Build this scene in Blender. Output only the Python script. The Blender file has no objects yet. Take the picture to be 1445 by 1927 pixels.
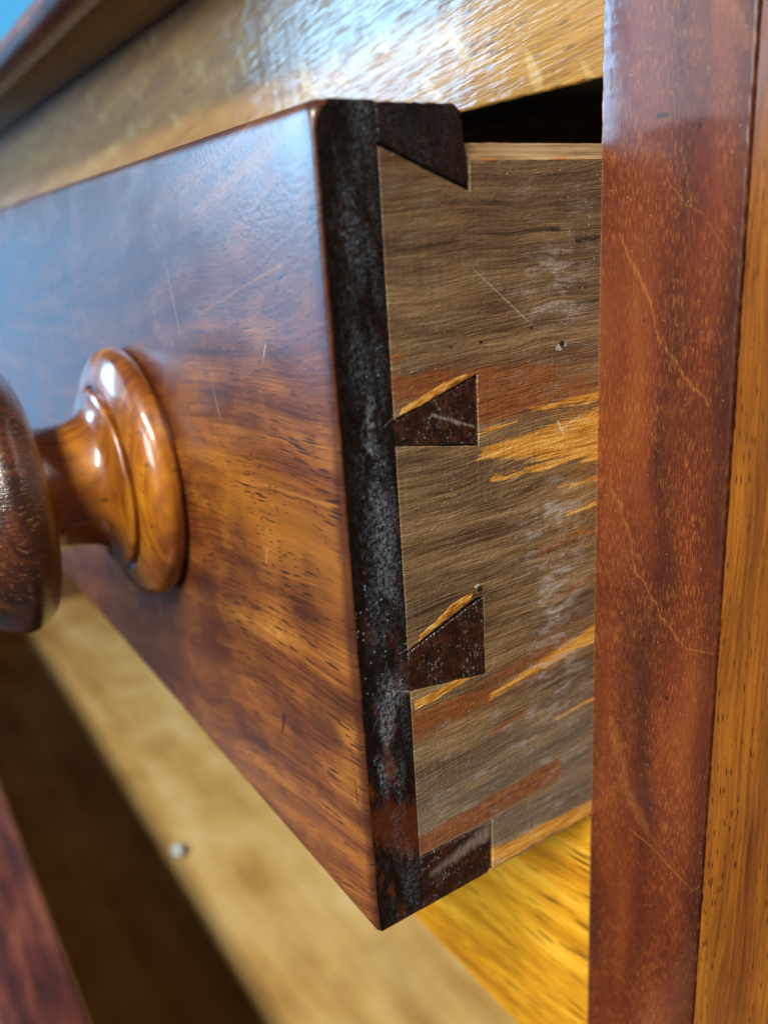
import bpy, bmesh, math, random
from mathutils import Matrix, Vector, noise as mnoise

random.seed(7)
SC = bpy.context.scene
COL = SC.collection
MM = 0.001
BASE = Vector((0.0, 0.0, 0.60))          # bottom right front corner of the open drawer

# ------------------------------------------------------------------ camera
cam_d = bpy.data.cameras.new('camera')
cam_d.sensor_fit = 'AUTO'
cam_d.sensor_width = 36.0
cam_d.lens = 1586.68 / 1927.0 * 36.0
cam_d.clip_start = 0.005
cam_d.clip_end = 50.0
cam = bpy.data.objects.new('camera', cam_d)
COL.objects.link(cam)
cam.matrix_world = Matrix((
    (0.54951425, -0.22566387, 0.80443142, 0.10004642),
    (0.83319823, 0.21919583, -0.50767500, -0.05625084),
    (-0.06176411, 0.94922548, 0.30847397, 0.60 + 0.11309793),
    (0, 0, 0, 1)))
cam_d.dof.use_dof = True
cam_d.dof.focus_distance = 0.137
cam_d.dof.aperture_fstop = 12.5
cam_d.dof.aperture_blades = 0
SC.camera = cam

# ------------------------------------------------------------------ world (dim room light)
W = bpy.data.worlds.new('World')
SC.world = W
W.use_nodes = True
W.node_tree.nodes['Background'].inputs[0].default_value = (0.92, 0.96, 1.0, 1)
W.node_tree.nodes['Background'].inputs[1].default_value = 0.06

# ------------------------------------------------------------------ lamps (window light from the front, room light from the right)
def area(name, az, el, dist, w, h, energy, col, level=False):
    l = bpy.data.lights.new(name, 'AREA')
    l.shape = 'RECTANGLE'
    l.size, l.size_y = w, h
    l.energy = energy
    l.color = col
    o = bpy.data.objects.new(name, l)
    COL.objects.link(o)
    a, e = math.radians(az), math.radians(el)
    d = Vector((-math.cos(a) * math.cos(e), -math.sin(a) * math.cos(e), math.sin(e)))
    o.location = BASE + d * dist + Vector((0, 0, 0.07))
    zx = Vector((0 if level else d.x, d.y, d.z)).normalized()      # level: long side parallel to the cabinet front
    o.rotation_euler = (-zx).to_track_quat('-Z', 'Y').to_euler()
    return o
area('front_window_light', 104, 17, 1.5, 0.66, 0.52, 15, (0.88, 0.95, 1.0))
area('room_lamp', 128, 43, 1.6, 0.80, 0.11, 48, (1.0, 0.94, 0.84), True)

SC.view_settings.view_transform = 'Standard'
SC.view_settings.look = 'None'
SC.view_settings.gamma = 1.0
SC.view_settings.use_curve_mapping = False
SC.view_settings.exposure = 0.0
SC.render.engine = 'CYCLES'
SC.cycles.use_denoising = True
SC.cycles.max_bounces = 4
SC.cycles.use_adaptive_sampling = True
SC.cycles.adaptive_threshold = 0.015
SC.cycles.sample_clamp_indirect = 4.0
SC.cycles.caustics_reflective = False
SC.cycles.caustics_refractive = False

# ------------------------------------------------------------------ node helpers
def srgb(h):
    h = h.lstrip('#')
    v = [int(h[i:i + 2], 16) / 255 for i in (0, 2, 4)]
    return tuple(x / 12.92 if x <= 0.04045 else ((x + 0.055) / 1.055) ** 2.4 for x in v)

class S:                                  # scalar or colour socket with arithmetic
    def __init__(s, g, k): s.g, s.k = g, k
    def __add__(s, o): return s.g.m('ADD', s, o)
    def __radd__(s, o): return s.g.m('ADD', o, s)
    def __sub__(s, o): return s.g.m('SUBTRACT', s, o)
    def __rsub__(s, o): return s.g.m('SUBTRACT', o, s)
    def __mul__(s, o): return s.g.m('MULTIPLY', s, o)
    def __rmul__(s, o): return s.g.m('MULTIPLY', o, s)
    def __truediv__(s, o): return s.g.m('DIVIDE', s, o)

class G:
    def __init__(g, name):
        g.mat = bpy.data.materials.new(name)
        g.mat.use_nodes = True
        g.t = g.mat.node_tree
        g.t.nodes.clear()
        g.out = g.t.nodes.new('ShaderNodeOutputMaterial')
        tc = g.t.nodes.new('ShaderNodeTexCoord')
        vm = g.t.nodes.new('ShaderNodeVectorMath'); vm.operation = 'SCALE'
        g.t.links.new(tc.outputs['Object'], vm.inputs[0]); vm.inputs['Scale'].default_value = 1000.0
        sp = g.t.nodes.new('ShaderNodeSeparateXYZ')
        g.t.links.new(vm.outputs[0], sp.inputs[0])
        g.x, g.y, g.z = (S(g, sp.outputs[i]) for i in range(3))
    def put(g, sock, v):
        if isinstance(v, S): g.t.links.new(v.k, sock)
        elif isinstance(v, (tuple, list)): sock.default_value = tuple(v) + ((1,) if len(v) == 3 and len(sock.default_value) == 4 else ())
        else: sock.default_value = v
    def m(g, op, a, b=0.0, c=None):
        n = g.t.nodes.new('ShaderNodeMath'); n.operation = op
        g.put(n.inputs[0], a); g.put(n.inputs[1], b)
        if c is not None: g.put(n.inputs[2], c)
        return S(g, n.outputs[0])
    def vec(g, x=0.0, y=0.0, z=0.0):
        n = g.t.nodes.new('ShaderNodeCombineXYZ')
        for i, v in enumerate((x, y, z)): g.put(n.inputs[i], v)
        return S(g, n.outputs[0])
    def noise(g, x, y=0.0, z=0.0, detail=2.0, rough=0.5, dist=0.0):
        n = g.t.nodes.new('ShaderNodeTexNoise')
        g.put(n.inputs['Vector'], g.vec(x, y, z))
        n.inputs['Scale'].default_value = 1.0
        n.inputs['Detail'].default_value = detail
        n.inputs['Roughness'].default_value = rough
        n.inputs['Distortion'].default_value = dist
        return S(g, n.outputs[0])
    def vor(g, x, y, z=0.0, rand=1.0):    # (distance, cell random)
        n = g.t.nodes.new('ShaderNodeTexVoronoi')
        g.put(n.inputs['Vector'], g.vec(x, y, z))
        n.inputs['Scale'].default_value = 1.0
        n.inputs['Randomness'].default_value = rand
        sp = g.t.nodes.new('ShaderNodeSeparateColor')
        g.t.links.new(n.outputs['Color'], sp.inputs[0])
        return S(g, n.outputs['Distance']), S(g, sp.outputs[0])
    def ss(g, v, a, b, lo=0.0, hi=1.0):   # smoothstep
        n = g.t.nodes.new('ShaderNodeMapRange'); n.interpolation_type = 'SMOOTHSTEP'
        g.put(n.inputs[0], v)
        for i, q in enumerate((a, b, lo, hi)): g.put(n.inputs[i + 1], q)
        return S(g, n.outputs[0])
    def mix(g, f, a, b, mode='MIX'):
        n = g.t.nodes.new('ShaderNodeMix'); n.data_type = 'RGBA'; n.blend_type = mode
        n.clamp_factor = True
        g.put(n.inputs[0], f)
        g.put(n.inputs[6], a); g.put(n.inputs[7], b)
        return S(g, n.outputs[2])
    def ramp(g, f, stops):
        n = g.t.nodes.new('ShaderNodeValToRGB')
        e = n.color_ramp.elements
        while len(e) < len(stops): e.new(0.5)
        for i, (p, c) in enumerate(stops):
            e[i].position = p
            e[i].color = tuple(srgb(c) if isinstance(c, str) else c) + (1,)
        g.put(n.inputs[0], f)
        return S(g, n.outputs[0])
    def seg(g, a, b, ax, ay, bx, by, w0, w1=None, soft=0.5):
        """mask of a tapered capsule in the plane of the two coordinates a, b"""
        dx, dy = bx - ax, by - ay
        L2 = dx * dx + dy * dy
        px, py = a - ax, b - ay
        h = g.m('MULTIPLY_ADD', px, dx / L2, py * (dy / L2))
        h = g.m('MINIMUM', g.m('MAXIMUM', h, 0.0), 1.0)
        qx = px - h * dx
        qy = py - h * dy
        d = g.m('SQRT', qx * qx + qy * qy)
        w = w0 if w1 is None else h * (w1 - w0) + w0
        return g.ss(d - w, -soft, soft, 1.0, 0.0)
    def mx(g, *ms):
        r = ms[0]
        for q in ms[1:]: r = g.m('MAXIMUM', r, q)
        return r
    def finish(g, col, rough=0.5, bump=None, dist=0.2, coat=0.0, coat_rough=0.1, spec=0.5, bump2=None, dist2=0.1, coat_bump=True):
        p = g.t.nodes.new('ShaderNodeBsdfPrincipled')
        g.put(p.inputs['Base Color'], col)
        g.put(p.inputs['Roughness'], rough)
        g.put(p.inputs['Specular IOR Level'], spec)
        g.put(p.inputs['Coat Weight'], coat)
        g.put(p.inputs['Coat Roughness'], coat_rough)
        if bump is not None:
            b = g.t.nodes.new('ShaderNodeBump')
            b.inputs['Strength'].default_value = 1.0
            b.inputs['Distance'].default_value = dist * MM
            g.put(b.inputs['Height'], bump)
            g.t.links.new(b.outputs[0], p.inputs['Normal'])
            if coat_bump: g.t.links.new(b.outputs[0], p.inputs['Coat Normal'])
        if bump2 is not None:             # coat relief of its own
            b = g.t.nodes.new('ShaderNodeBump')
            b.inputs['Strength'].default_value = 1.0
            b.inputs['Distance'].default_value = dist2 * MM
            g.put(b.inputs['Height'], bump2)
            g.t.links.new(b.outputs[0], p.inputs['Coat Normal'])
        g.t.links.new(p.outputs[0], g.out.inputs[0])
        return g.mat

# ------------------------------------------------------------------ materials
def m_front():
    g = G('figured_mahogany_front')
    x, z = g.x, g.z
    wx = g.noise(x * 0.022, z * 0.03, 1.3, 1) - 0.5
    wz = g.noise(x * 0.018, z * 0.028, 7.7, 1) - 0.5
    # grain runs along the drawer, sweeping downward towards the lower right
    u = x + wx * 20
    v = z + wz * 14 - x * (g.ss(z, 68, 8) * 0.20 + g.ss(z, 84, 110) * 0.18 + 0.05)
    fig = g.noise(u * 0.013, v * 0.15, 2.0, 5, 0.62)
    fib = g.noise(u * 0.05, v * 2.2, 4.0, 2, 0.6)
    blot = g.noise(u * 0.06, v * 0.09, 11.0, 2, 0.6)
    f = fig * 0.50 + fib * 0.24 + blot * 0.28
    col = g.ramp(f, [(0.36, '#2e120a'), (0.45, '#592a10'), (0.53, '#824918'), (0.61, '#a56722'), (0.72, '#c08434')])
    rg = (blot - 0.5) * 22
    xa, za = x + rg, z + rg * 0.6
    col = g.mix(g.seg(xa, za, -42, 70, -6, 66, 7, 6, 9) * 0.6, col, srgb('#ab6a20'))
    col = g.mix(g.mx(g.seg(xa, za, -75, 0, -27, 7.5, 2, 2, 5), g.seg(xa, za, -27, 7.5, -3, 12.5, 2, 1.5, 5)) * 0.45, col, srgb('#ae6a28'))
    col = g.mix(g.mx(g.seg(xa, za, -14, 36, -8, 37, 4, 3, 5), g.seg(xa, za, -60, 40, -34, 44, 4, 2, 8) * 0.7) * 0.7, col, srgb('#3c1a0e'))
    col = g.mix(g.ss(x + rg * 1.5, -42, -80) * 0.5, col, srgb('#4a1c0d'))  # redder and darker towards the left, shading put into the wood colour
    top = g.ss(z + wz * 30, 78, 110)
    col = g.mix(top * 0.55, col, srgb('#3c1a10'))  # upper front darkened, tone of the reflection put into the colour
    dl = g.seg(x, z + (blot - 0.5) * 3, -39, 73, -1.5, 75.8, 0.12, 0.08, 0.22)
    dh = g.mx(g.seg(x, z + (blot - 0.5) * 3, -39, 73.6, -1.5, 76.4, 0.02, 0.1, 0.35), g.seg(x, z + (fib - 0.5), -46, 102.3, -12, 110.5, 0.08, 0.12, 0.35) * 0.7)
    col = g.mix(dh * 0.5, col, srgb('#cf9040'))
    edge = g.ss(x + wx * 3, -3.0, -0.4)
    col = g.mix(edge * 0.75, col, srgb('#36140c'))
    # pores: short dark dashes in drifts
    dens = g.mx(g.seg(xa, za, -36, 90, -6, 78, 7, 9, 5), g.seg(xa, za, -24, 58, -6, 42, 8, 8, 6), g.ss(blot + fig * 0.5, 0.66, 0.82)) * g.ss(fib * 0.6 + fig, 0.62, 0.84, 0.25, 1.0)
    pd, pr = g.vor(u * 0.13, v * 1.45, 0.0)
    pore = g.ss(pd, 0.20, 0.33, 1.0, 0.0) * g.ss(pr, 0.14, 0.2) * dens
    p2, r2 = g.vor(u * 0.30, v * 2.3, 5.0)
    pore2 = g.ss(p2, 0.17, 0.30, 1.0, 0.0) * g.ss(r2, 0.42, 0.5) * g.ss(z, 125, 100, 0.4, 1.0)
    ck = g.mx(g.seg(x, z, -28.6, 29.5, -30.5, 24.5, 0.5, 0.25, 0.25), g.seg(x, z, -3.3, 29.8, -3.0, 25.2, 0.12, 0.15, 0.15), g.seg(x, z, -3.0, 23.5, -2.7, 20.5, 0.1, 0.1, 0.15), dl * g.ss(fib, 0.40, 0.5))
    col = g.mix(g.mx(pore, pore2 * 0.8, ck) * 0.92, col, srgb('#150b0a'))
    sc = g.mx(g.seg(x, z, -21.8, 95.6, -20, 98.6, 0.06, 0.2, 0.1), g.seg(x, z, -44, 90, -42, 84, 0.08, 0.12, 0.1),
              g.seg(x, z, -29, 60, -28, 63, 0.1, 0.1, 0.1), g.seg(x, z, -60, 112, -57, 98, 0.1, 0.15, 0.12))
    col = g.mix(sc * 0.5, col, srgb('#c9b8a8'))
    rough = g.ss(blot, 0.3, 0.75, 0.21, 0.32)
    relief = g.noise(x * 0.8, z * 1.1, 8.0, 3, 0.65) * 0.8 + g.noise(x * 0.035, z * 0.04, 18.0, 0) * 2.2
    return g.finish(col, 0.42, relief, 0.06, 0.9, rough, 0.4)

def m_endgrain():
    g = G('dark_end_grain')
    x, y, z = g.x, g.y, g.z
    n1 = g.noise(y * 0.30, z * 0.10, x * 0.2, 3, 0.6)
    n2 = g.noise(y * 1.1, z * 0.5, x * 0.5 + 3.0, 3, 0.65)
    col = g.ramp(n1 * 0.65 + n2 * 0.38, [(0.40, '#060505'), (0.52, '#0c0807'), (0.62, '#180c08'), (0.74, '#33180b')])
    am = g.mx(g.ss(n1, 0.50, 0.64) * g.ss(z, 66, 30, 0.0, 0.95), g.seg(y + (n2 - 0.5) * 6, z + (n2 - 0.5) * 10, 2.0, 22, 9, 18, 3.0, 5.0, 2.5) * 0.8)
    col = g.mix(am, col, srgb('#52250c'))
    # grey-blue bloom in vertical drifts, with sky glints painted in as specks
    bl = g.ss(y + (n2 - 0.5) * 5, 1.2, 4.6) * g.ss(y + (n2 - 0.5) * 5, 10.5, 7.0, 0.25, 1.0) * g.ss(g.noise(y * 0.30 + z * 0.03, z * 0.075, 9.0, 5, 0.68), 0.40, 0.62)
    fine = g.noise(y * 1.6, z * 1.2, x * 2.2, 4, 0.8)
    col = g.mix(bl * g.ss(fine, 0.40, 0.66, 0.0, 1.0) * 0.45, col, srgb('#64727a'))
    fy, fz = y + (n2 - 0.5) * 5, z + (n1 - 0.5) * 14
    frost = g.mx(g.seg(fy, fz, 5.6, 92, 5.2, 84, 0.3, 0.8, 0.9), g.seg(fy, fz, 6.4, 76, 6.6, 62, 1.6, 1.2, 1.8) * 0.8, g.seg(fy, fz, 6.5, 46, 4.5, 38, 1.4, 1.0, 1.6), g.seg(fy, fz, 3.0, 33, 3.6, 28, 0.6, 0.4, 1.0))
    col = g.mix(frost * g.ss(fine, 0.40, 0.62) * 0.6, col, srgb('#8d9aa2'))
    d, r = g.vor(y * 1.05, z * 0.95, x * 1.3)
    zone = g.mx(g.ss(z, 40, 52) * g.ss(z, 72, 62) * 0.9, g.ss(bl + n1 * 0.5, 0.5, 1.0) * 0.7)
    spk = g.ss(d, 0.11, 0.2, 1.0, 0.0) * g.ss(r, 0.45, 0.55) * zone
    d2, r2 = g.vor(y * 2.4, z * 2.0, x * 2.6)
    spk = g.mx(spk, g.ss(d2, 0.1, 0.26, 1.0, 0.0) * g.ss(r2, 0.6, 0.75) * bl * 0.6)
    col = g.mix(spk * 0.6, col, srgb('#9fb0bc'))
    sc = g.mx(g.seg(y, z, 7.9, 51.0, 9.5, 51.4, 0.05, 0.08, 0.1), g.seg(y, z, 7.9, 87.4, 9.5, 88.4, 0.04, 0.06, 0.1),
              g.seg(y, z, 7.4, 44.6, 10.4, 43.4, 0.1, 0.16, 0.15))
    col = g.mix(sc * 0.6, col, srgb('#8f9290'))
    relief = g.noise(y * 0.7, z * 0.6, x, 3, 0.7) + g.noise(y * 2.2, z * 2.0, x, 1) * 0.4
    return g.finish(col, g.ss(n2, 0.35, 0.65, 0.2, 0.42), relief, 0.30, 0.0, 0.2, 0.35)

def m_pin():
    g = G('dark_pin_wood')
    x, y, z = g.x, g.y, g.z
    n = g.noise(y * 0.4, z * 0.5, 3.0, 3, 0.6)
    st = g.noise(y * 2.4, z * 0.35, 8.0, 3, 0.6)
    col = g.ramp(n * 0.55 + st * 0.45, [(0.38, '#0a0605'), (0.50, '#20100a'), (0.64, '#4a2612')])
    d, r = g.vor(y * 1.4, z * 1.4)
    zone = g.ss(g.noise(y * 0.25, z * 0.25, 4.0, 2), 0.42, 0.6)
    spk = g.ss(d, 0.1, 0.24, 1.0, 0.0) * g.ss(r, 0.5, 0.65) * zone
    gl = g.ss(g.noise(y * 1.8, z * 1.0, 12.0, 3, 0.7), 0.55, 0.70) * zone
    col = g.mix(g.mx(spk, gl * 0.7) * 0.65, col, srgb('#a9b2b8'))
    sc = g.mx(g.seg(y, z, 16.6, 87.6, 24.3, 84.6, 0.18, 0.12, 0.22), g.seg(y, z, 19.6, 86.6, 21.5, 85.5, 0.3, 0.25, 0.25))
    col = g.mix(sc * g.ss(st, 0.3, 0.55) * 0.8, col, srgb('#8f8a86'))
    gleam = g.seg(y, z + n * 2, 12.0, 7.6, 26.0, 10.6, 0.3, 1.6, 0.9)
    col = g.mix(gleam * 0.55, col, srgb('#8d8474'))  # grey-beige gleam of the bottom half pin painted into its colour
    up = g.ss(z, 112, 118) * g.ss(n, 0.42, 0.68)
    col = g.mix(up * 0.5, col, srgb('#4c3f3a'))
    relief = g.noise(y * 0.7, z * 0.7, 3.0, 3, 0.7) + g.noise(y * 2.4, z * 0.5, 8.0, 1) * 0.6
    return g.finish(col, g.ss(n, 0.3, 0.7, 0.24, 0.42), relief, 0.30, 0.2, 0.2, 0.5)

def m_side():
    g = G('aged_drawer_side_wood')
    y0, z0 = g.y, g.z
    # grain climbs slightly towards the back, curving
    wn = g.noise(y0 * 0.035, z0 * 0.05, 5.0, 2)
    wz = wn - 0.5
    v = z0 + wz * 4.0 - y0 * 0.035
    A = g.noise(y0 * 0.030, v * 0.30, 2.0, 4, 0.65)            # broad grain
    B = g.noise(y0 * 0.09, v * 2.6, 6.0, 5, 0.78)               # fine grain
    C = g.noise(y0 * 0.12, v * 1.0, 23.0, 4, 0.68)             # ragged streaks
    D = g.noise(y0 * 0.45, v * 0.9, 29.0, 4, 0.7)              # patches
    col = g.ramp(A * 0.42 + B * 0.60, [(0.36, '#291d14'), (0.45, '#543f2a'), (0.52, '#745c3e'), (0.59, '#927854'), (0.71, '#b09a72')])
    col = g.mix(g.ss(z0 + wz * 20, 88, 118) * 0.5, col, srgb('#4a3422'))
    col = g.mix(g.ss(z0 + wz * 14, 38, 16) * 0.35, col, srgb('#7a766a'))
    # blackened grain streaks
    vw = v + (D - 0.5) * 1.2
    sk = g.mx(g.seg(y0, vw, 26, 111.5, 42, 111.2, 0.10, 0.45, 0.4), g.seg(y0, vw, 46, 109.6, 60, 109.2, 0.4, 0.6, 0.4),
              g.seg(y0, vw, 10, 110.6, 22, 111.2, 0.1, 0.25, 0.4), g.seg(y0, vw, 46, 99.6, 60, 99.4, 0.35, 0.45, 0.4),
              g.seg(y0, vw, 10, 116.0, 30, 115.8, 0.08, 0.18, 0.35), g.seg(y0, vw, 30, 36.0, 37, 36.4, 0.3, 0.2, 0.5),
              g.seg(y0, vw, 12, 66.3, 40, 66.0, 0.05, 0.14, 0.25))
    blk = g.ss(C, 0.64, 0.72) * g.ss(A, 0.55, 0.42)
    col = g.mix(g.mx(blk * 0.5, sk * g.ss(C, 0.30, 0.50) * 0.9), col, srgb('#17110e'))
    # stains with ragged edges: red polish and bright bare streaks
    ra = C - 0.5
    ry, rz = y0 + ra * 9.0, z0 + ra * 2.6 + (D - 0.5) * 2.2
    red = g.mx(g.seg(ry, rz, 10, 92.6, 40, 90.4, 2.0, 2.0, 0.9), g.seg(ry, rz, 9.5, 97, 12, 97.2, 0.8, 0.3, 0.7),
               g.seg(ry, rz, 26, 87.0, 48, 86.6, 2.6, 1.4, 1.0),
               g.seg(ry, rz, 10, 37.4, 28, 36.8, 2.8, 1.2, 1.0), g.seg(ry, rz, 26, 39.6, 45, 42.0, 0.5, 0.8, 0.7),
               g.seg(ry, rz, 9.5, 13.6, 41.5, 14.9, 2.2, 2.5, 1.1), g.seg(ry, rz, 27, 29.5, 35, 31.0, 0.6, 0.4, 0.6),
               g.seg(ry, rz, 38, 60.5, 56, 62.2, 0.7, 0.6, 0.9), g.seg(ry, rz, 42, 50.6, 56, 53.0, 0.5, 0.7, 0.9))
    rtone = g.ramp(D * 0.5 + B * 0.5, [(0.36, '#552a14'), (0.5, '#80461f'), (0.64, '#a56a34')])
    col = g.mix(g.ss(red + D * 1.1, 0.80, 1.45) * 0.82, col, rtone)
    veil = g.mx(g.seg(ry, rz, 12, 91, 48, 88, 2.0, 3.0, 4.5), g.seg(ry, rz, 26, 39, 50, 41, 1.0, 2.5, 4.0), g.seg(ry, rz, 12, 36, 26, 36, 1.5, 1.0, 4.0))
    col = g.mix(veil * g.ss(D, 0.30, 0.60, 0.25, 0.75), col, srgb('#7c4420'))
    amber = g.ss(y0 + ra * 30, 34, 48) * g.ss(z0, 92, 84) * g.ss(z0, 50, 66) * g.ss(D, 0.36, 0.60)
    col = g.mix(amber * 0.5, col, srgb('#a5722c'))
    by, bz = y0 + ra * 7.0, z0 + ra * 3.6
    bare = g.mx(g.seg(by, bz, 25.6, 80.0, 54, 78.4, 0.7, 5.2, 1.3), g.seg(by, bz, 35, 85.4, 54, 85.2, 0.25, 0.9, 0.7),
                g.seg(by, bz, 25.4, 83.4, 33, 84.0, 0.3, 0.3, 0.35), g.seg(by, bz, 28, 75.6, 44, 75.4, 0.3, 0.5, 0.4),
                g.seg(by, bz, 26.5, 36.8, 54, 41.0, 0.4, 2.0, 1.0), g.seg(by, bz, 44, 66.0, 60, 66.2, 0.2, 1.0, 0.6),
                g.seg(by, bz, 42, 26.5, 60, 27.0, 0.15, 0.6, 0.5), g.seg(by, bz, 26.0, 3.0, 54, 1.8, 2.0, 1.6, 0.9),
                g.seg(by, bz, 42, 71.0, 60, 70.5, 0.2, 0.8, 0.6), g.seg(by, bz, 20, 20.0, 25, 21.2, 0.2, 0.3, 0.4) * 0.6)
    btone = g.ramp(B * 0.55 + C * 0.45, [(0.34, '#7a4812'), (0.43, '#b87420'), (0.52, '#dfa03a'), (0.64, '#f2cc78')])
    col = g.mix(g.ss(bare + B * 1.5, 1.0, 1.65) * 0.92, col, btone)
    E = g.noise(y0 * 0.16, v * 0.45, 63.0, 4, 0.72)
    # pale rubbed dust towards the carcase, with its whitish sheen painted in
    yd = y0 + (E - 0.5) * 22
    du = g.ss(yd, 32, 43) * g.ss(yd, 53, 45) * g.ss(E, 0.44, 0.68)
    dust = du * g.mx(g.ss(z0, 114, 104) * g.ss(z0, 94, 104), g.ss(z0, 76, 68) * g.ss(z0, 16, 36), 0.12)
    col = g.mix(dust * 0.5, col, srgb('#c6c3bc'))
    col = g.mix(g.ss(E, 0.54, 0.70) * g.ss(z0, 45, 22, 0.25, 1.0) * 0.45, col, srgb('#aeaaa2'))
    d, r = g.vor(y0 * 1.6, z0 * 1.6)
    spk = g.ss(d, 0.08, 0.2, 1.0, 0.0) * g.ss(r, 0.62, 0.75) * g.mx(g.ss(wn, 0.5, 0.64), g.ss(y0, 38, 43) * g.ss(z0, 94, 104))
    col = g.mix(spk * 0.75, col, srgb('#dcdad4'))
    # fine saw and plane marks across the grain
    saw = g.noise(y0 * 3.6, z0 * 0.06, 73.0, 1, 0.6)
    col = g.mix(g.ss(saw, 0.56, 0.70) * 0.07, col, srgb('#2a1c10'))
    col = g.mix(g.ss(saw, 0.42, 0.30) * 0.06, col, srgb('#cbb890'))
    sl = g.mx(g.seg(y0, z0, 25.35, 78, 25.35, 96, 0.03, 0.03, 0.14), g.seg(y0, z0, 25.5, 38, 25.5, 60, 0.03, 0.03, 0.14), g.seg(y0, z0, 25.3, 108, 25.4, 119, 0.03, 0.03, 0.14), g.seg(y0, z0, 27.0, 91, 27.3, 78, 0.05, 0.05, 0.12), g.seg(y0, z0, 30.0, 88, 30.3, 76, 0.05, 0.05, 0.12),
              g.seg(y0, z0, 36.5, 84, 36.9, 74, 0.05, 0.07, 0.12))
    col = g.mix(sl * 0.55, col, srgb('#23140a'))
    sc = g.mx(g.seg(y0, z0, 25, 108, 35.5, 99.5, 0.02, 0.05, 0.08), g.seg(y0, z0, 42.6, 81.0, 47.4, 82.6, 0.14, 0.06, 0.12), g.seg(y0, z0, 42.0, 82.4, 43.4, 80.0, 0.2, 0.12, 0.12))
    col = g.mix(sc * 0.6, col, srgb('#e4dac4'))
    hole = g.mx(g.seg(y0, z0, 36.2, 98.3, 36.4, 98.3, 0.25, 0.25, 0.15), g.seg(y0, z0, 26.0, 97.3, 26.3, 97.2, 0.3, 0.25, 0.2), g.seg(y0, z0, 20.2, 97.2, 20.4, 97.2, 0.2, 0.2, 0.15))
    col = g.mix(hole * 0.9, col, srgb('#120c0a'))
    relief = g.noise(y0 * 0.14, v * 4.0, 6.0, 2, 0.7) * 0.6 + g.noise(y0 * 1.1, z0 * 1.5, 5.0, 3, 0.75) * 0.8
    rough = g.ss(C, 0.35, 0.7, 0.32, 0.6)
    return g.finish(col, rough, relief, 0.26, g.mx(veil * 0.6, bare * 0.4, dust * 0.8), 0.22, 0.5)

def m_edge_strip():
    g = G('pale_worn_edge_wood')
    n = g.noise(g.y * 0.06, g.z * 1.5, 1.0, 4, 0.6)
    col = g.ramp(n, [(0.32, '#5c452a'), (0.5, '#83694a'), (0.68, '#a48c66')])
    col = g.mix(g.ss(g.z, 123.3, 122.7) * g.ss(g.noise(g.y * 0.2, 0, 0, 3), 0.45, 0.6), col, srgb('#a05c1c'))
    return g.finish(col, 0.5, n, 0.15)

def m_sliver():
    g = G('fresh_split_wood')
    n = g.noise(g.y * 0.3, g.z * 1.4 - g.y * 0.4, 1.0, 5, 0.75)
    col = g.ramp(n, [(0.36, '#5a3412'), (0.45, '#a86a1c'), (0.54, '#d0943a'), (0.66, '#ecd08a')])
    return g.finish(col, 0.45, n, 0.25)

def m_flake():
    g = G('whitish_splinter')
    n = g.noise(g.y * 1.5, g.z * 1.5, g.x, 4, 0.65)
    return g.finish(g.ramp(n, [(0.38, '#5e564a'), (0.62, '#c2baaa')]), 0.55, n, 0.2)

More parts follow.
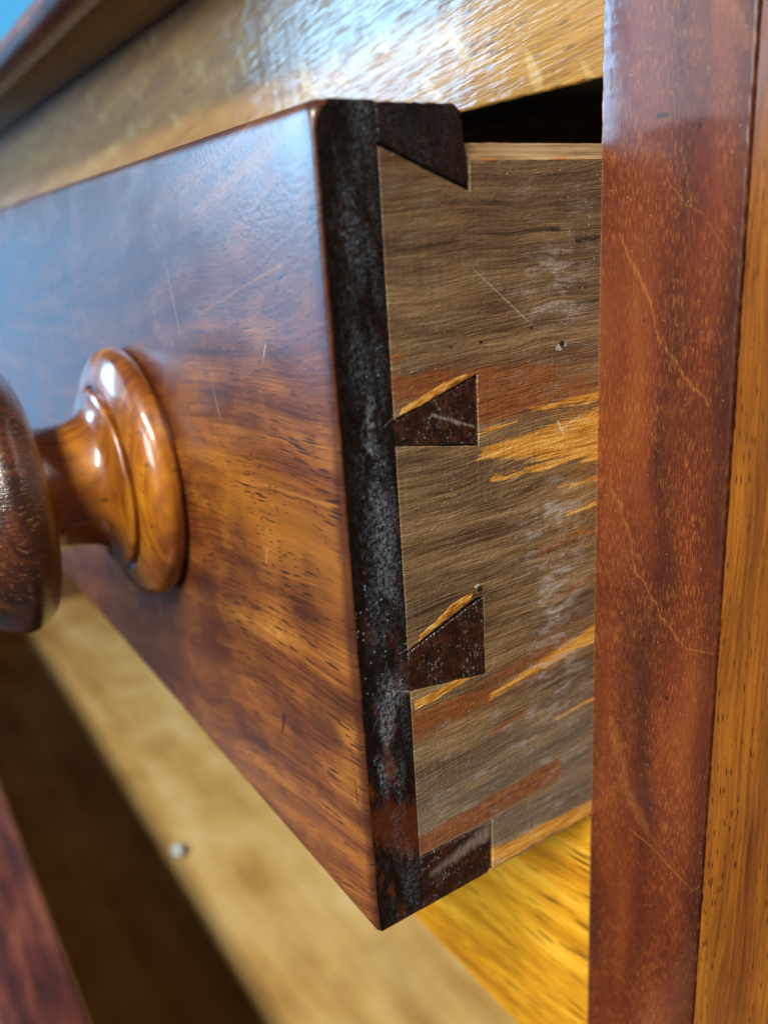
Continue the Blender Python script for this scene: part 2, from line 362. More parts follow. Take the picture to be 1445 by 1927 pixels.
def m_stile():
    g = G('red_mahogany_stile')
    x, z = g.x, g.z
    wx = g.noise(x * 0.05, z * 0.03, 3.0, 2) - 0.5
    u = x + wx * 10
    big = g.noise(u * 0.10, z * 0.016, 1.0, 3, 0.5)
    med = g.noise(u * 0.13, z * 0.045, 9.0, 3, 0.6)
    fl = g.noise(x * 5.5, z * 0.42, 5.0, 3, 0.65)
    col = g.ramp(big * 0.7 + fl * 0.3, [(0.36, '#3c150b'), (0.47, '#582310'), (0.55, '#6a2e13'), (0.68, '#7e421c')])
    # short upright flecks
    amt = g.ss(med, 0.34, 0.56, 0.15, 1.0)
    d, r = g.vor(x * 5.0, z * 0.70)
    fk = g.mx(g.ss(fl, 0.53, 0.64) * 0.8, g.ss(d, 0.16, 0.30, 1.0, 0.0) * g.ss(r, 0.40, 0.5))
    col = g.mix(fk * amt * 0.46, col, srgb('#bd7832'))
    # curved pale growth lines sweeping down to the right
    xx = x + (med - 0.5) * 7.0
    def arc(a, w, o):
        (x0, z0), (x1, z1), (x2, z2) = a
        return g.mx(g.seg(xx, z, x0, z0, x1, z1, w, w, o), g.seg(xx, z, x1, z1, x2, z2, w, w, o))
    ln = g.mx(arc([(3.9, 111.4), (12.4, 95.5), (21.6, 86.6)], 0.10, 0.45), arc([(13, 119), (18, 114), (23.7, 107.9)], 0.02, 0.18),
              arc([(3.3, 73.3), (9.8, 55.6), (18, 46.6)], 0.06, 0.35), arc([(18, 46.6), (20.5, 45.3), (26, 46.6)], 0.08, 0.25),
              arc([(9.3, 3), (15, 2.2), (20.5, 0.4)], 0.08, 0.4), arc([(20.5, 0.4), (24, -1.2), (26, 1.0)], 0.08, 0.25),
              arc([(5, 24), (8, 12), (13, 5)], 0.5, 1.6) * 0.6, arc([(19, 142), (23, 137.5), (26, 133)], 0.4, 1.4) * 0.8)
    col = g.mix(ln * 0.6 * g.ss(fl, 0.34, 0.60), col, srgb('#c88238'))
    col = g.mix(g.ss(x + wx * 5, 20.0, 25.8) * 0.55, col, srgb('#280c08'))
    d2, r2 = g.vor(x * 0.16, z * 0.13, 2.0)
    ho = g.mx(g.ss(d2, 0.035, 0.07, 1.0, 0.0) * g.ss(r2, 0.35, 0.4), g.seg(x, z, 10.6, 127.4, 12.2, 127.4, 0.35, 0.3, 0.15))
    col = g.mix(ho * 0.9, col, srgb('#150b0a'))
    edge = g.ss(x + (g.noise(z * 1.1, 0, 0, 3, 0.7) - 0.5) * 1.4, 0.35, -0.2)
    col = g.mix(edge * 0.45, col, srgb('#b98a68'))
    relief = g.noise(x * 0.6, z * 0.5, 2.0, 2, 0.6)
    rough = g.ss(med, 0.3, 0.7, 0.08, 0.20)
    d3, r3 = g.vor(x * 0.9, z * 0.7, 8.0)
    col = g.mix(g.ss(d3, 0.04, 0.09, 1.0, 0.0) * g.ss(r3, 0.72, 0.78) * 0.6, col, srgb('#d8cfc4'))
    return g.finish(col, 0.45, relief, 0.02, 0.9, rough, 0.4)

def oak(name, ax, stops, dash='#2a1a0c', dash_amt=0.85, rough=0.3, coat=0.5, relief_d=0.12, ray=0.0, cell=(0.16, 1.3), tilt=0.0, hs=(0.22, 1.1), wax=False, many=False):
    """oak with dark dashes along axis ax"""
    g = G(name)
    if ax == 'z': l, c = g.z, g.x
    else: l, c = g.x, g.z + g.y
    if tilt: c = c - l * tilt
    c0, l0 = c, l
    w = g.noise(l * 0.02, c * 0.06, 1.0, 1) - 0.5
    c = c + w * 6
    b = g.noise(l * 0.015, c * 0.16, 3.0, 3, 0.55)
    f = g.noise(l * 0.05, c * 1.8, 7.0, 3, 0.65)
    col = g.ramp(b * 0.5 + f * 0.5, stops)
    d, r = g.vor(l * cell[0], c * cell[1])
    p = g.ss(d, 0.15, 0.34, 1.0, 0.0) * (g.ss(r, 0.25, 0.35) if many else g.ss(r, 0.42, 0.52))
    d2, r2 = g.vor(l * cell[0] * 2.2, c * cell[1] * 1.9, 4.0)
    p2 = g.ss(d2, 0.14, 0.3, 1.0, 0.0) * g.ss(r2, 0.6, 0.7)
    p = g.mx(p * (g.ss(b, 0.36, 0.56) if not many else g.ss(b, 0.25, 0.42)), p2 * 0.7)
    col = g.mix(p * dash_amt, col, srgb(dash))
    if ray:
        rr = g.ss(g.noise(l * 0.16 + c * 0.1, c * 0.10, 17.0, 1, 0.5), 0.60, 0.68)
        col = g.mix(rr * ray, col, srgb('#e0c486'))
    h = g.noise(l0 * hs[0], c0 * hs[1], 23.0, 3, 0.65)
    if wax:
        coat = g.ss(g.noise(l0 * 0.09, c0 * 0.75, 33.0, 3, 0.7), 0.34, 0.56, 0.25, 1.0)
    return g.finish(col, 0.45 if not wax else 0.6, h, relief_d, coat, rough, 0.4 if not wax else 0.15)

def m_plain(name, stops, rough=0.5, coat=0.0, sl=0.02, sc=0.5, ax='x', d=0.1):
    g = G(name)
    l, c = (g.x, g.y + g.z) if ax == 'x' else ((g.y, g.x + g.z) if ax == 'y' else (g.z, g.x + g.y))
    n = g.noise(l * sl, c * sc, 1.0, 4, 0.6) * 0.7 + g.noise(l * sl * 2, c * sl * 3, 5.0, 3) * 0.3
    return g.finish(g.ramp(n, stops), rough, n, d, coat, 0.2)

def m_drawer_bottom():
    g = G('pale_drawer_bottom_wood')
    n = g.noise(g.x * 0.008, g.y * 0.05, 1.0, 4, 0.55)
    b = g.noise(g.x * 0.02, g.y * 0.025, 8.0, 3, 0.55)
    col = g.ramp(n * 0.5 + b * 0.5, [(0.36, '#b08848'), (0.5, '#cfab68'), (0.64, '#e0c68c')])
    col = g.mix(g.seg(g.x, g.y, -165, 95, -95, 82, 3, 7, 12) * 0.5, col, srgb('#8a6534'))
    return g.finish(col, 0.5, n, 0.1)

def m_knob(name, dark):
    g = G(name)
    x, y, z = g.x, g.y, g.z
    w = g.noise(x * 0.06, y * 0.06, z * 0.06, 2) - 0.5
    n = g.noise((x + w * 4) * 0.5, y * 0.05, (z + w * 4) * 0.09, 4, 0.65)
    b = g.noise(x * 0.06, y * 0.09, z * 0.06, 2)
    if dark:
        col = g.ramp(n * 0.6 + b * 0.4, [(0.34, '#170b08'), (0.48, '#33180d'), (0.6, '#5a2c14'), (0.72, '#8a5524')])
        f2 = g.noise(y * 0.5, z * 1.6, x * 1.6, 3, 0.65)
        col = g.mix(g.ss(f2, 0.56, 0.7) * 0.5, col, srgb('#a47844'))
        rel = f2 * 1.0 + n * 0.5
        return g.finish(col, 0.35, rel, 0.16, 1.0, 0.16, 0.5)
    col = g.ramp(n * 0.5 + b * 0.5, [(0.34, '#54260c'), (0.46, '#7e4412'), (0.56, '#a26216'), (0.68, '#c48022')])
    d, r = g.vor(y * 0.16, z * 0.5, x * 0.5)
    col = g.mix(g.ss(d, 0.14, 0.3, 1.0, 0.0) * g.ss(r, 0.72, 0.8) * 0.7, col, srgb('#2a160a'))
    return g.finish(col, 0.38, n, 0.05, 1.0, 0.09, 0.5)

def m_emit(name, col, st):
    m = bpy.data.materials.new(name); m.use_nodes = True
    t = m.node_tree; t.nodes.clear()
    o = t.nodes.new('ShaderNodeOutputMaterial'); e = t.nodes.new('ShaderNodeEmission')
    e.inputs[0].default_value = tuple(col) + (1,); e.inputs[1].default_value = st
    t.links.new(e.outputs[0], o.inputs[0])
    return m

M = dict(
    front=m_front(), end=m_endgrain(), pin=m_pin(), side=m_side(), strip=m_edge_strip(), sliver=m_sliver(), flake=m_flake(),
    stile=m_stile(),
    post=oak('orange_oak_post', 'z', [(0.34, '#4c250a'), (0.48, '#723e0d'), (0.58, '#8c5211'), (0.7, '#a4681e')], '#2c160a', 0.85, 0.28, 0.5, 0.14, 0.0, (0.3, 1.9)),
    frieze=oak('tan_oak_frieze', 'x', [(0.34, '#7a5222'), (0.48, '#9c702e'), (0.58, '#b0843c'), (0.7, '#c09a56')], '#4a3a22', 0.7, 0.10, 1.0, 0.18, 0.3, (0.16, 0.8), 0.12, (0.10, 0.8), True),
    rail=oak('golden_oak_rail', 'x', [(0.34, '#7c4c08'), (0.45, '#c07e10'), (0.55, '#e0a020'), (0.7, '#f0c048')], '#2a1c08', 0.92, 0.3, 0.35, 0.14, 0.0, (0.08, 1.0), 0.14, (0.2, 1.0), False, True),
    shade_dark=m_plain('shade_dark_wood', [(0.35, '#0e0a07'), (0.5, '#18110b'), (0.65, '#241a10')], 0.7),  # near-black wood, shade put into the colour
    bottom=m_drawer_bottom(),
    inner=m_plain('brown_carcase_wood', [(0.35, '#4a3420'), (0.5, '#6a4e30'), (0.65, '#8a6a42')], 0.6),
    top=m_plain('red_brown_top_wood', [(0.35, '#4a2012'), (0.5, '#74381c'), (0.65, '#96542c')], 0.4, 0.7),
    under=m_plain('brown_underside_wood', [(0.35, '#5e4016'), (0.5, '#7e5a24'), (0.65, '#9a7434')], 0.5, 0.2),
    lower=m_plain('purple_mahogany_edge', [(0.35, '#2e1412'), (0.5, '#54261e'), (0.65, '#7a4430')], 0.4, 0.8, 0.03, 0.2),
    knob=m_knob('amber_knob_wood', False), head=m_knob('dark_worn_knob_wood', True),
    bead=m_plain('white_bead', [(0.3, '#b8c0c0'), (0.7, '#d8dedc')], 0.4),
    frame=m_plain('white_window_paint', [(0.3, '#b0b0ac'), (0.7, '#d0d0cc')], 0.4),
    blue_sky=m_emit('blue_sky_pane', (0.10, 0.47, 0.85), 1.0),
    blue_bright=m_emit('blue_reflection_pane', (0.16, 0.50, 0.90), 1.35),
    blue_low=m_emit('low_reflection_pane', (0.22, 0.52, 1.0), 3.8),
    bright_sky=m_emit('bright_sky_pane', (0.30, 0.64, 1.0), 19.0),
    pale_sky=m_emit('pale_sky_pane', (0.85, 0.92, 1.0), 2.3),
)

# ------------------------------------------------------------------ mesh helpers (all sizes in millimetres, local to BASE)
def empty(name, label, cat, loc=(0, 0, 0), group=None):
    o = bpy.data.objects.new(name, None)
    o.empty_display_size = 0.02
    COL.objects.link(o)
    o.location = BASE + Vector(loc) * MM
    o['label'] = label; o['category'] = cat
    if group: o['group'] = group
    return o

def link(name, verts, faces, mats, parent, fmat=None, smooth=True, angle=35, label=None):
    me = bpy.data.meshes.new(name)
    me.from_pydata([(v[0] * MM, v[1] * MM, v[2] * MM) for v in verts], [], faces)
    for m in (mats if isinstance(mats, (list, tuple)) else [mats]): me.materials.append(M[m])
    if fmat:
        for p, i in zip(me.polygons, fmat): p.material_index = i
    bm = bmesh.new(); bm.from_mesh(me)
    bmesh.ops.recalc_face_normals(bm, faces=bm.faces)
    bm.to_mesh(me); bm.free()
    if smooth:
        me.polygons.foreach_set('use_smooth', [True] * len(me.polygons))
        me.set_sharp_from_angle(angle=math.radians(angle))
    me.update()
    o = bpy.data.objects.new(name, me)
    COL.objects.link(o)
    if parent: o.parent = parent
    if label: o['label'] = label
    return o

def box(name, a, b, mat, parent, bev=0.6, seg=2, label=None):
    """bevelled board from corner a to corner b"""
    bm = bmesh.new()
    bmesh.ops.create_cube(bm, size=1)
    for v in bm.verts:
        v.co = Vector(((a[i] + b[i]) / 2 + v.co[i] * (b[i] - a[i]) for i in range(3)))
    if bev: bmesh.ops.bevel(bm, geom=list(bm.edges), offset=bev, segments=seg, profile=0.5, affect='EDGES')
    bm.verts.ensure_lookup_table(); bm.verts.index_update()
    vs = [tuple(v.co) for v in bm.verts]; fs = [[v.index for v in f.verts] for f in bm.faces]
    bm.free()
    return link(name, vs, fs, mat, parent, label=label)

def rough_line(pts, step=0.8, amp=0.07, seed=0.0, closed=True):
    out = []
    n = len(pts)
    for i in range(n if closed else n - 1):
        a, b = Vector(pts[i]), Vector(pts[(i + 1) % n])
        L = (b - a).length
        k = max(1, int(L / step)) if L < 120 else 1
        nr = Vector((-(b - a).y, (b - a).x)).normalized() if L else Vector((0, 0))
        for j in range(k):
            p = a.lerp(b, j / k)
            q = mnoise.noise(Vector((p.x * 0.9, p.y * 0.9, seed))) + 0.5 * mnoise.noise(Vector((p.x * 2.3, p.y * 2.3, seed + 5)))
            out.append(tuple(p + nr * q * amp))
    return out

def slab(name, poly, x0, x1, mat, parent, edge=0.12, step=0.8, amp=0.07, seed=0.0, label=None):
    """outline in (y, z) extruded along x, with a small broken edge on the x1 face"""
    pts = rough_line(poly, step, amp, seed)
    n = len(pts)
    area2 = sum(pts[i][0] * pts[(i + 1) % n][1] - pts[(i + 1) % n][0] * pts[i][1] for i in range(n))
    sg = 1 if area2 > 0 else -1
    ins = []
    for i in range(n):
        a, b = Vector(pts[i - 1]), Vector(pts[(i + 1) % n])
        t = (b - a).normalized()
        ins.append((pts[i][0] - t.y * edge * sg, pts[i][1] + t.x * edge * sg))
    vs = [(x0, p[0], p[1]) for p in pts] + [(x1 - edge, p[0], p[1]) for p in pts] + [(x1, p[0], p[1]) for p in ins]
    fs = []
    for i in range(n):
        j = (i + 1) % n
        fs.append([i, j, n + j, n + i]); fs.append([n + i, n + j, 2 * n + j, 2 * n + i])
    fs.append(list(range(n))); fs.append([2 * n + i for i in range(n)])
    return link(name, vs, fs, mat, parent, label=label, angle=25)

def lathe(name, prof, c, mat, parent, n=72, wob=0.0, label=None):
    vs, fs = [], []
    for k, (t, r) in enumerate(prof):
        for i in range(n):
            a = 2 * math.pi * i / n
            rr = r + wob * mnoise.noise(Vector((math.cos(a) * 1.5, math.sin(a) * 1.5, t * 0.15)))
            vs.append((c[0] + rr * math.cos(a), -t, c[1] + rr * math.sin(a)))
    for k in range(len(prof) - 1):
        for i in range(n):
            j = (i + 1) % n
            fs.append([k * n + i, k * n + j, (k + 1) * n + j, (k + 1) * n + i])
    fs.append(list(range(n))); fs.append([(len(prof) - 1) * n + i for i in range(n)])
    return link(name, vs, fs, mat, parent, angle=50, label=label)

def smooth_profile(pts, sub=6):
    out = []
    for i in range(len(pts) - 1):
        p0 = pts[max(i - 1, 0)]; p1 = pts[i]; p2 = pts[i + 1]; p3 = pts[min(i + 2, len(pts) - 1)]
        for j in range(sub):
            t = j / sub
            out.append(tuple(0.5 * (2 * p1[k] + (p2[k] - p0[k]) * t + (2 * p0[k] - 5 * p1[k] + 4 * p2[k] - p3[k]) * t * t + (3 * p1[k] - p0[k] - 3 * p2[k] + p3[k]) * t ** 3) for k in (0, 1)))
    out.append(pts[-1])
    return out

WID = 700.0
# ------------------------------------------------------------------ window that lights the place and shows in the corner
win = empty('window', 'blue daylight window far behind the cabinet, blurred in the upper left corner', 'window')
def pane(name, az0, az1, el0, el1, mat, D, azm):
    """pane standing upright, square to the direction azm (degrees from -x towards -y)"""
    m = math.radians(azm)
    n = Vector((-math.cos(m), -math.sin(m), 0)); t = Vector((math.sin(m), -math.cos(m), 0))
    u0, u1 = D * math.tan(math.radians(az0 - azm)), D * math.tan(math.radians(az1 - azm))
    z0, z1 = D * math.tan(math.radians(el0)) + 70, D * math.tan(math.radians(el1)) + 70
    def bar(nm, ua, ub, za, zb, d0, d1, mt):
        vs = []
        for d in (d0, d1):
            for (u, z) in ((ua, za), (ub, za), (ub, zb), (ua, zb)):
                p = n * (D + d) + t * u; vs.append((p.x, p.y, z))
        fs = [[0, 1, 2, 3], [4, 5, 6, 7], [0, 1, 5, 4], [1, 2, 6, 5], [2, 3, 7, 6], [3, 0, 4, 7]]
        return link(nm, vs, fs, mt, win, smooth=False)
    bar('pane', u0, u1, z0, z1, 0, 6, mat)
    for ua, ub, za, zb in ((u0 - 45, u0, z0 - 45, z1 + 45), (u1, u1 + 45, z0 - 45, z1 + 45), (u0, u1, z0 - 45, z0), (u0, u1, z1, z1 + 45)):
        bar('frame_bar', ua, ub, za, zb, -20, 40, 'frame')
pane('blue', -36, -6, -13, 26, 'blue_sky', 2000, -20)
pane('blue', 0, 17, -14, 4.0, 'blue_bright', 2000, 9)  # unseen pane, shaped to give the drawer front its blue reflection
pane('low', 25, 38, -7.0, 2.4, 'blue_low', 1700, 34)  # unseen pane, added for the blue band near the drawer front's edge
pane('bright', 26, 38, 4.0, 32, 'bright_sky', 1700, 34)
pane('pale', 43, 66, 5.6, 40, 'pale_sky', 1700, 54)

# ------------------------------------------------------------------ cabinet carcase
cab = empty('cabinet', 'old orange and red brown wooden cabinet holding the two open drawers', 'cabinet')

def stile_mesh(name, x0, x1, y0, y1, z0, z1, r, mat, parent, step=0.7, amp=0.25, label=None):
    """upright with worn rounded front edges"""
    vs, fs = [], []
    nz = max(2, int((z1 - z0) / step))
    prof_n = None
    for k in range(nz + 1):
        z = z0 + (z1 - z0) * k / nz
        pl = []
        for side in (0, 1):
            q = mnoise.noise(Vector((side * 9.0, 0, z * 0.35))) + 0.7 * mnoise.noise(Vector((side * 9.0, 3.0, z * 1.1)))
            rr = max(0.12, r * (1 + amp * 2 * q))
            e = 0.12 * mnoise.noise(Vector((side * 5.0, 7.0, z * 0.8))) + (1 - 2 * side) * 0.5 * max(0, mnoise.noise(Vector((side * 5.0, 17.0, z * 0.22))) - 0.35)
            arc = []
            for i in range(6):
                a = math.pi / 2 * i / 5
                arc.append((rr - rr * math.sin(a), rr - rr * math.cos(a)))
            if side == 0:
                pl += [(x0, y1)] + [(x0 + e + (rr - rr * math.cos(a)), y0 + rr - rr * math.sin(a)) for a in [math.pi / 2 * i / 5 for i in range(6)]]
            else:
                pl += [(x1 + e - (rr - rr * math.cos(a)), y0 + rr - rr * math.sin(a)) for a in [math.pi / 2 * i / 5 for i in range(5, -1, -1)]] + [(x1, y1)]
        prof_n = len(pl)
        vs += [(p[0], p[1], z) for p in pl]
    n = prof_n
    for k in range(nz):
        for i in range(n):
            j = (i + 1) % n
            fs.append([k * n + i, k * n + j, (k + 1) * n + j, (k + 1) * n + i])
    fs.append(list(range(n))); fs.append([nz * n + i for i in range(n)])
    return link(name, vs, fs, mat, parent, angle=40, label=label)

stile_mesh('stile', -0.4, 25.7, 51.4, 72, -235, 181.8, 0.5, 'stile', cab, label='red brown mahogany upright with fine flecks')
stile_mesh('corner_post', 25.95, 66, 51.75, 72, -235, 181.8, 0.3, 'post', cab, step=1.5, label='orange oak upright with dark dashes')
stile_mesh('stile', -WID - 26, -WID, 51.4, 72, -235, 181.8, 0.5, 'stile', cab, step=4)

def hrail(name, x0, x1, y0, y1, z0, z1, r, mat, step=1.2, label=None):
    """rail along x, front edges rounded and slightly uneven"""
    vs, fs = [], []
    xs = [x1 - 120 * (i / int(120 / step)) for i in range(int(120 / step) + 1)] + [x1 - 120 - (x1 - 120 - x0) * i / 60 for i in range(1, 61)]
    for x in xs:
        def rr(s): return max(0.1, r * (1 + 0.6 * mnoise.noise(Vector((x * 0.3, s, 0))) + 0.5 * mnoise.noise(Vector((x * 1.2, s, 3)))))
        e0 = 0.18 * mnoise.noise(Vector((x * 0.5, 2, 9)))
        ra, rb = rr(0), rr(5)
        pl = [(y1, z0)] + [(y0 + ra - ra * math.sin(a), z0 + e0 + ra - ra * math.cos(a)) for a in [math.pi / 2 * i / 4 for i in range(5)]]
        pl += [(y0 + rb - rb * math.cos(a), z1 - rb + rb * math.sin(a)) for a in [math.pi / 2 * i / 4 for i in range(5)]] + [(y1, z1)]
        n = len(pl)
        vs += [(x, p[0], p[1]) for p in pl]
    for k in range(len(xs) - 1):
        for i in range(n):
            j = (i + 1) % n
            fs.append([k * n + i, k * n + j, (k + 1) * n + j, (k + 1) * n + i])
    fm = [1 if i in (0, n - 1) else 0 for k in range(len(xs) - 1) for i in range(n)] + [0, 0]  # underside and back faces take the dark material in place of shade
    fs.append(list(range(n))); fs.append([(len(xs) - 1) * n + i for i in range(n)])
    return link(name, vs, fs, [mat, 'shade_dark'], cab, fmat=fm, angle=40, label=label)

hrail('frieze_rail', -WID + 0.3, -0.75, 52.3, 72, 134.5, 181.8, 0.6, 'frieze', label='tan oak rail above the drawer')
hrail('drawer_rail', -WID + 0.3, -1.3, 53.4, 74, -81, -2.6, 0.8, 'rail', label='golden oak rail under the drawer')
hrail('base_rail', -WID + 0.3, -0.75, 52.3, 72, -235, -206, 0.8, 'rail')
# closed carcase behind: sides, back, dust boards, so that the gaps are dark
box('side_panel', (40, 72.2, -235), (58, 460, 181.6), 'inner', cab)
box('side_panel', (-WID - 44, 72.2, -235), (-WID - 26, 460, 181.6), 'inner', cab)
box('back_panel', (-WID - 25.8, 450, -235), (39.8, 460, 181.6), 'inner', cab)
box('dust_board', (-WID - 25, 74.4, -12), (39.5, 449.5, -2.8), 'inner', cab)
box('dust_board', (-WID - 25, 74.4, -235), (39.5, 449.5, -206.5), 'inner', cab)
box('dust_board', (-WID - 25, 74.4, 140), (39.5, 449.5, 150), 'inner', cab)
box('drawer_guide', (6, 74.4, -2.4), (22, 449, 20), 'inner', cab)

def sweep_x(name, prof, x0, x1, mats, parent, fmat=None, label=None):
    n = len(prof)
    vs = [(x0, p[0], p[1]) for p in prof] + [(x1, p[0], p[1]) for p in prof]
    fs = [[i, (i + 1) % n, n + (i + 1) % n, n + i] for i in range(n)] + [list(range(n)), [n + i for i in range(n)]]
    return link(name, vs, fs, mats, parent, fmat=fmat, angle=40, label=label)
# overhanging top: flat underside board and a round nosing
box('top_board', (-WID - 70, 30.2, 182.2), (80, 480, 191.8), 'under', cab, 0.4)
nose = [(30, 182.0), (30, 192.0)] + [(29 - 9.5 * math.sin(a), 187.0 + 5.0 * math.cos(a)) for a in [math.pi * i / 16 for i in range(17)]]
sweep_x('nosing', nose, -WID - 70, 80, 'top', cab, label='red brown rounded nosing along the cabinet top')

# ------------------------------------------------------------------ the open drawer
dr = empty('open_drawer', 'red brown drawer pulled open in the middle, with turned knob and dark dovetailed corner', 'drawer', group='drawers pulled out of the cabinet')

def front_block(name, x0, y1, z0, z1, mats, parent):
    """front board: rounded and worn right-hand front edge, end face dark"""
    vs, fs, fm = [], [], []
    H = z1 - z0
    zs = []
    r0 = 1.9
    for i in range(6):
        a = math.pi / 2 * i / 5
        zs.append((z0 + r0 - r0 * math.cos(a), 1 - math.sin(a)))
    nz = 180
    for i in range(1, nz): zs.append((z0 + r0 + (H - 2 * r0) * i / nz, 0.0))
    for i in range(5, -1, -1):
        a = math.pi / 2 * i / 5
        zs.append((z1 - r0 + r0 * math.cos(a), 1 - math.sin(a)))
    n = None
    for z, ins in zs:
        q = mnoise.noise(Vector((0, 1.0, z * 0.18))) + 0.6 * mnoise.noise(Vector((0, 4.0, z * 0.7)))
        r = 0.6 * (1 + 0.25 * q)
        d = ins * r0
        topwear = 2.0 * max(0, (z - (z1 - 4)) / 4) ** 2
        r += topwear
        e = 0.07 * mnoise.noise(Vector((3, 3, z * 0.9)))
        pl = [(0 - d * 0.25, y1), (0 - d * 0.25 + e, r + 0.5)]
        for i in range(8):
            a = math.pi / 2 * i / 7
            pl.append((-(r - r * math.cos(a)) + e * (1 - i / 7) - d * 0.25, r - r * math.sin(a) + d))
        for xx in (-8, -20, -40, -80, -160, -300): pl.append((xx, d))
        pl += [(x0, d), (x0, y1)]
        n = len(pl)
        vs += [(p[0], p[1], z) for p in pl]
    K = len(zs)
    for k in range(K - 1):
        for i in range(n):
            j = (i + 1) % n
            fs.append([k * n + i, k * n + j, (k + 1) * n + j, (k + 1) * n + i])
            fm.append(1 if i in (0, 1) else 0)
    fs.append(list(range(n))); fm.append(0)
    fs.append([(K - 1) * n + i for i in range(n)]); fm.append(0)
    return link(name, vs, fs, mats, parent, fmat=fm, angle=40, label='figured mahogany front with dark end grain')
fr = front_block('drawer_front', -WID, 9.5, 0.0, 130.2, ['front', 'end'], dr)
box('front_backing', (-WID, 9.52, 0.3), (-12.4, 25, 129.6), 'end', fr, 0.3)
# pins of the front that show in the side, narrow at the front and wide behind
slab('dovetail_pin', [(9.53, 84.3), (25.0, 81.7), (24.9, 92.2), (9.53, 87.7)], -12, -0.12, 'pin', fr, 0.15, 0.7, 0.10, 1.0, label='dark dovetail pin with a pale scratch')
slab('dovetail_pin', [(9.53, 43.9), (25.1, 41.6), (25.0, 55.6), (23.6, 55.4), (9.53, 50.6)], -12, 0.10, 'pin', fr, 0.15, 0.7, 0.12, 2.0, label='dark streaked dovetail pin')
slab('half_pin', [(9.53, 125.0), (20.5, 120.6), (24.6, 119.0), (24.3, 124.5), (23.7, 129.0), (22.6, 130.0), (9.53, 130.0)], -12, 0.0, 'end', fr, 0.3, 0.7, 0.14, 3.0, label='dark top half pin with a rounded corner')
slab('half_pin', [(9.53, 0.1), (24.4, 0.1), (25.3, 1.0), (25.5, 11.0), (9.53, 11.3)], -12, 0.0, 'pin', fr, 0.3, 0.7, 0.12, 4.0, label='dark bottom half pin with a grey polish gleam painted on')

G0 = 0.16
outline = [(9.62, 11.3 + G0), (9.62, 43.9 - G0), (25.0 + G0, 41.5 - G0), (25.1 + G0, 55.7 + G0), (23.6, 55.9), (9.62, 50.6 + 0.35),
           (9.62, 84.3 - G0), (25.0 + G0, 81.5 - G0), (25.0 + G0, 92.4 + G0), (9.62, 87.7 + 0.3),
           (9.62, 124.7), (20.5, 120.3), (24.75, 118.7), (24.9, 122.7), (330, 122.7), (330, 0.3), (25.7, 0.3), (25.75, 11.0 + G0)]
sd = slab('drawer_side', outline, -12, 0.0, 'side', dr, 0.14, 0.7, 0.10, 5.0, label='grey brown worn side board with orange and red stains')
strip = [(0.0, 122.72), (-2.6, 125.3), (-12, 125.3), (-12, 122.72)]
vs = []
ny = 90
for k in range(ny + 1):
    y = 25.2 + 305 * (k / ny) ** 2
    for i, (a, b) in enumerate(strip):
        e = 0.14 * mnoise.noise(Vector((y * 0.4, i * 3.0, 0)))
        vs.append((a + (e if i < 2 else 0), y, b + (e if i == 1 else 0)))
fs = []
for k in range(ny):
    for i in range(4):
        j = (i + 1) % 4
        fs.append([k * 4 + i, k * 4 + j, (k + 1) * 4 + j, (k + 1) * 4 + i])
fs += [[0, 1, 2, 3], [ny * 4 + i for i in range(4)]]
link('top_edge', vs, fs, 'strip', sd, angle=30, label='pale bevelled top edge')

# freshly split slivers along the pins, a worm hole flake and a plug of splinters
def sliver(poly, h, mat='sliver', seed=0.0, name='sliver', label=None):
    return slab(name, poly, -0.4, h, mat, sd, 0.08, 0.5, 0.12, seed, label=label)
sliver([(10.6, 88.6), (14.5, 89.4), (19.0, 91.0), (23.3, 92.35), (23.4, 93.0), (19.6, 92.4), (15.0, 90.9), (11.2, 89.6)], 0.04, seed=11, label='orange split along the upper pin')
sliver([(11.8, 51.9), (16.0, 53.6), (22.9, 56.1), (23.0, 57.3), (18.5, 56.3), (15.5, 54.4), (12.0, 53.0)], 0.04, seed=12, label='pale yellow split along the lower pin')
sliver([(10.3, 41.6), (14.0, 42.0), (19.0, 42.4), (22.5, 41.7), (19.0, 41.2), (14.0, 40.2), (10.4, 40.0)], 0.03, seed=13)
def flake(y, z, r, hx, seed, name='splinter'):
    pts = []
    for i in range(14):
        a = 2 * math.pi * i / 14
        q = 1 + 0.55 * mnoise.noise(Vector((math.cos(a) * 2, math.sin(a) * 2, seed)))
        pts.append((y + math.cos(a) * r * 1.5 * q, z + math.sin(a) * r * q))
    return slab(name, pts, -0.3, hx, 'flake', sd, 0.1, 9, 0.0, seed)
flake(42.2, 94.5, 0.55, 0.06, 3.1)
flake(43.5, 94.8, 0.35, 0.10, 4.7)
flake(24.0, 57.9, 0.36, 0.10, 6.2)
def worm_hole(y, z, r):
    pts = [(y + math.cos(i * 0.6283) * r * 1.2, z + math.sin(i * 0.6283) * r) for i in range(10)]
    return slab('worm_hole', pts, -0.2, 0.24, 'shade_dark', sd, 0.05, 9, 0.0, 1.0)
worm_hole(42.7, 95.2, 0.42)
worm_hole(24.3, 57.5, 0.45)

box('drawer_side', (-WID, 25.3, 0.3), (-WID + 12, 330, 122.7), 'inner', dr, 0.3)
box('drawer_back', (-WID + 12.2, 318, 6), (-12.2, 329.5, 116), 'inner', dr, 0.3)
box('drawer_bottom', (-WID + 12.2, 25.2, 6), (-12.2, 317.8, 11), 'inner', dr, 0.3)

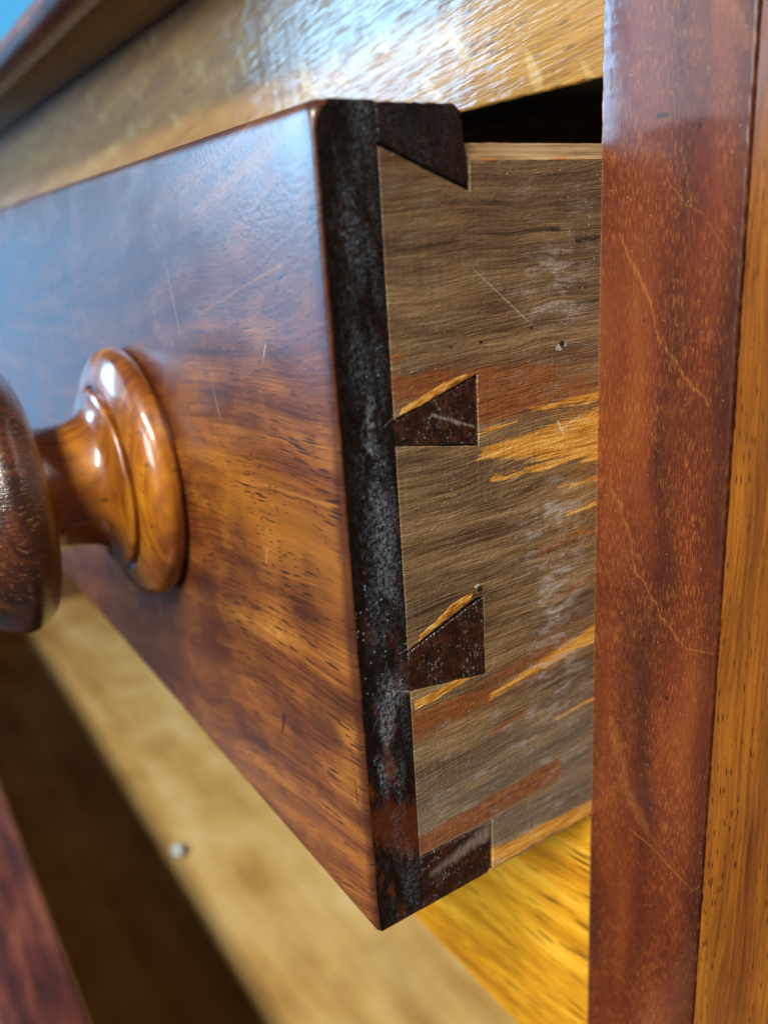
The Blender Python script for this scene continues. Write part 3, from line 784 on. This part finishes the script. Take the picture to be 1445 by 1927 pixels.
# turned knob
KC = (-95.0, 64.0)
kn = bpy.data.objects.new('knob', None); COL.objects.link(kn); kn.parent = dr
kn.location = (0, 0, 0)
base_prof = [(-0.4, 27.4), (0.75, 27.4), (0.8, 28.6), (1.6, 29.2)] + smooth_profile([(1.6, 29.2), (3.6, 29.5), (5.8, 28.3), (7.4, 25.8), (8.4, 22.5)], 5) + [(8.35, 21.6), (7.4, 21.2)]
lathe('knob_base', base_prof, KC, 'knob', kn, 96)
neck_prof = smooth_profile([(7.3, 20.4), (8.4, 20.6), (9.4, 21.0), (10.2, 20.2), (10.6, 18.2), (11.4, 16.4), (13.0, 15.2), (16.0, 14.3), (20.0, 13.9), (24.0, 14.2), (25.6, 15.6)], 5)
lathe('knob_neck', neck_prof, KC, 'knob', kn, 96)
head_prof = smooth_profile([(25.0, 13.0), (25.0, 20.0), (25.8, 24.6), (27.6, 27.8), (31.0, 29.8), (35.0, 29.4), (39.5, 26.6), (43.5, 21.0), (46.0, 13.0), (46.8, 1.0)], 6)
lathe('knob_head', head_prof, KC, 'head', kn, 96, 0.35, label='dark worn mushroom head')

# ------------------------------------------------------------------ the lower drawer, pulled out further
lo = empty('open_drawer', 'lower drawer pulled out further, pale bottom half in shadow, purple brown front edge', 'drawer', (0, 0, -206), 'drawers pulled out of the cabinet')
def lb(name, a, b, mat, bev=0.6, label=None, seg=2):
    return box(name, (a[0], a[1], a[2] + 206), (b[0], b[1], b[2] + 206), mat, lo, bev, seg, label=label)
lb('drawer_front', (-WID + 1, -62, -205), (-1, -36, -86), 'lower', 2.2, 'purple brown mahogany front, seen from above', 4)
lb('drawer_side', (-14, -35.8, -205), (-2, 300, -92), 'inner', 0.6)
lb('drawer_side', (-WID + 2, -35.8, -205), (-WID + 14, 300, -92), 'inner', 0.6)
lb('drawer_back', (-WID + 14.2, 288, -205), (-14.2, 299.5, -96), 'inner', 0.4)
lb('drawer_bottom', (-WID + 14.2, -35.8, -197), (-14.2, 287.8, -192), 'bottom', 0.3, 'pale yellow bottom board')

# small white bead lying on the drawer bottom
vs, fs = [], []
nu, nv = 20, 10
for k in range(nv + 1):
    ph = math.pi * (0.04 + 0.92 * k / nv)
    for i in range(nu):
        a = 2 * math.pi * i / nu
        r = 4.3 * math.sin(ph) * (1 + 0.06 * math.cos(2 * a))
        vs.append((r * math.cos(a), r * math.sin(a) * 0.85, 4.3 - 4.3 * math.cos(ph)))
for k in range(nv):
    for i in range(nu):
        j = (i + 1) % nu
        fs.append([k * nu + i, k * nu + j, (k + 1) * nu + j, (k + 1) * nu + i])
fs.append(list(range(nu))); fs.append([nv * nu + i for i in range(nu)])
b = link('bead', vs, fs, 'bead', None)
b.location = BASE + Vector((-278, 40.0, -192)) * MM
b['label'] = 'small blurred white bead lying on the pale bottom of the lower drawer'
b['category'] = 'bead'
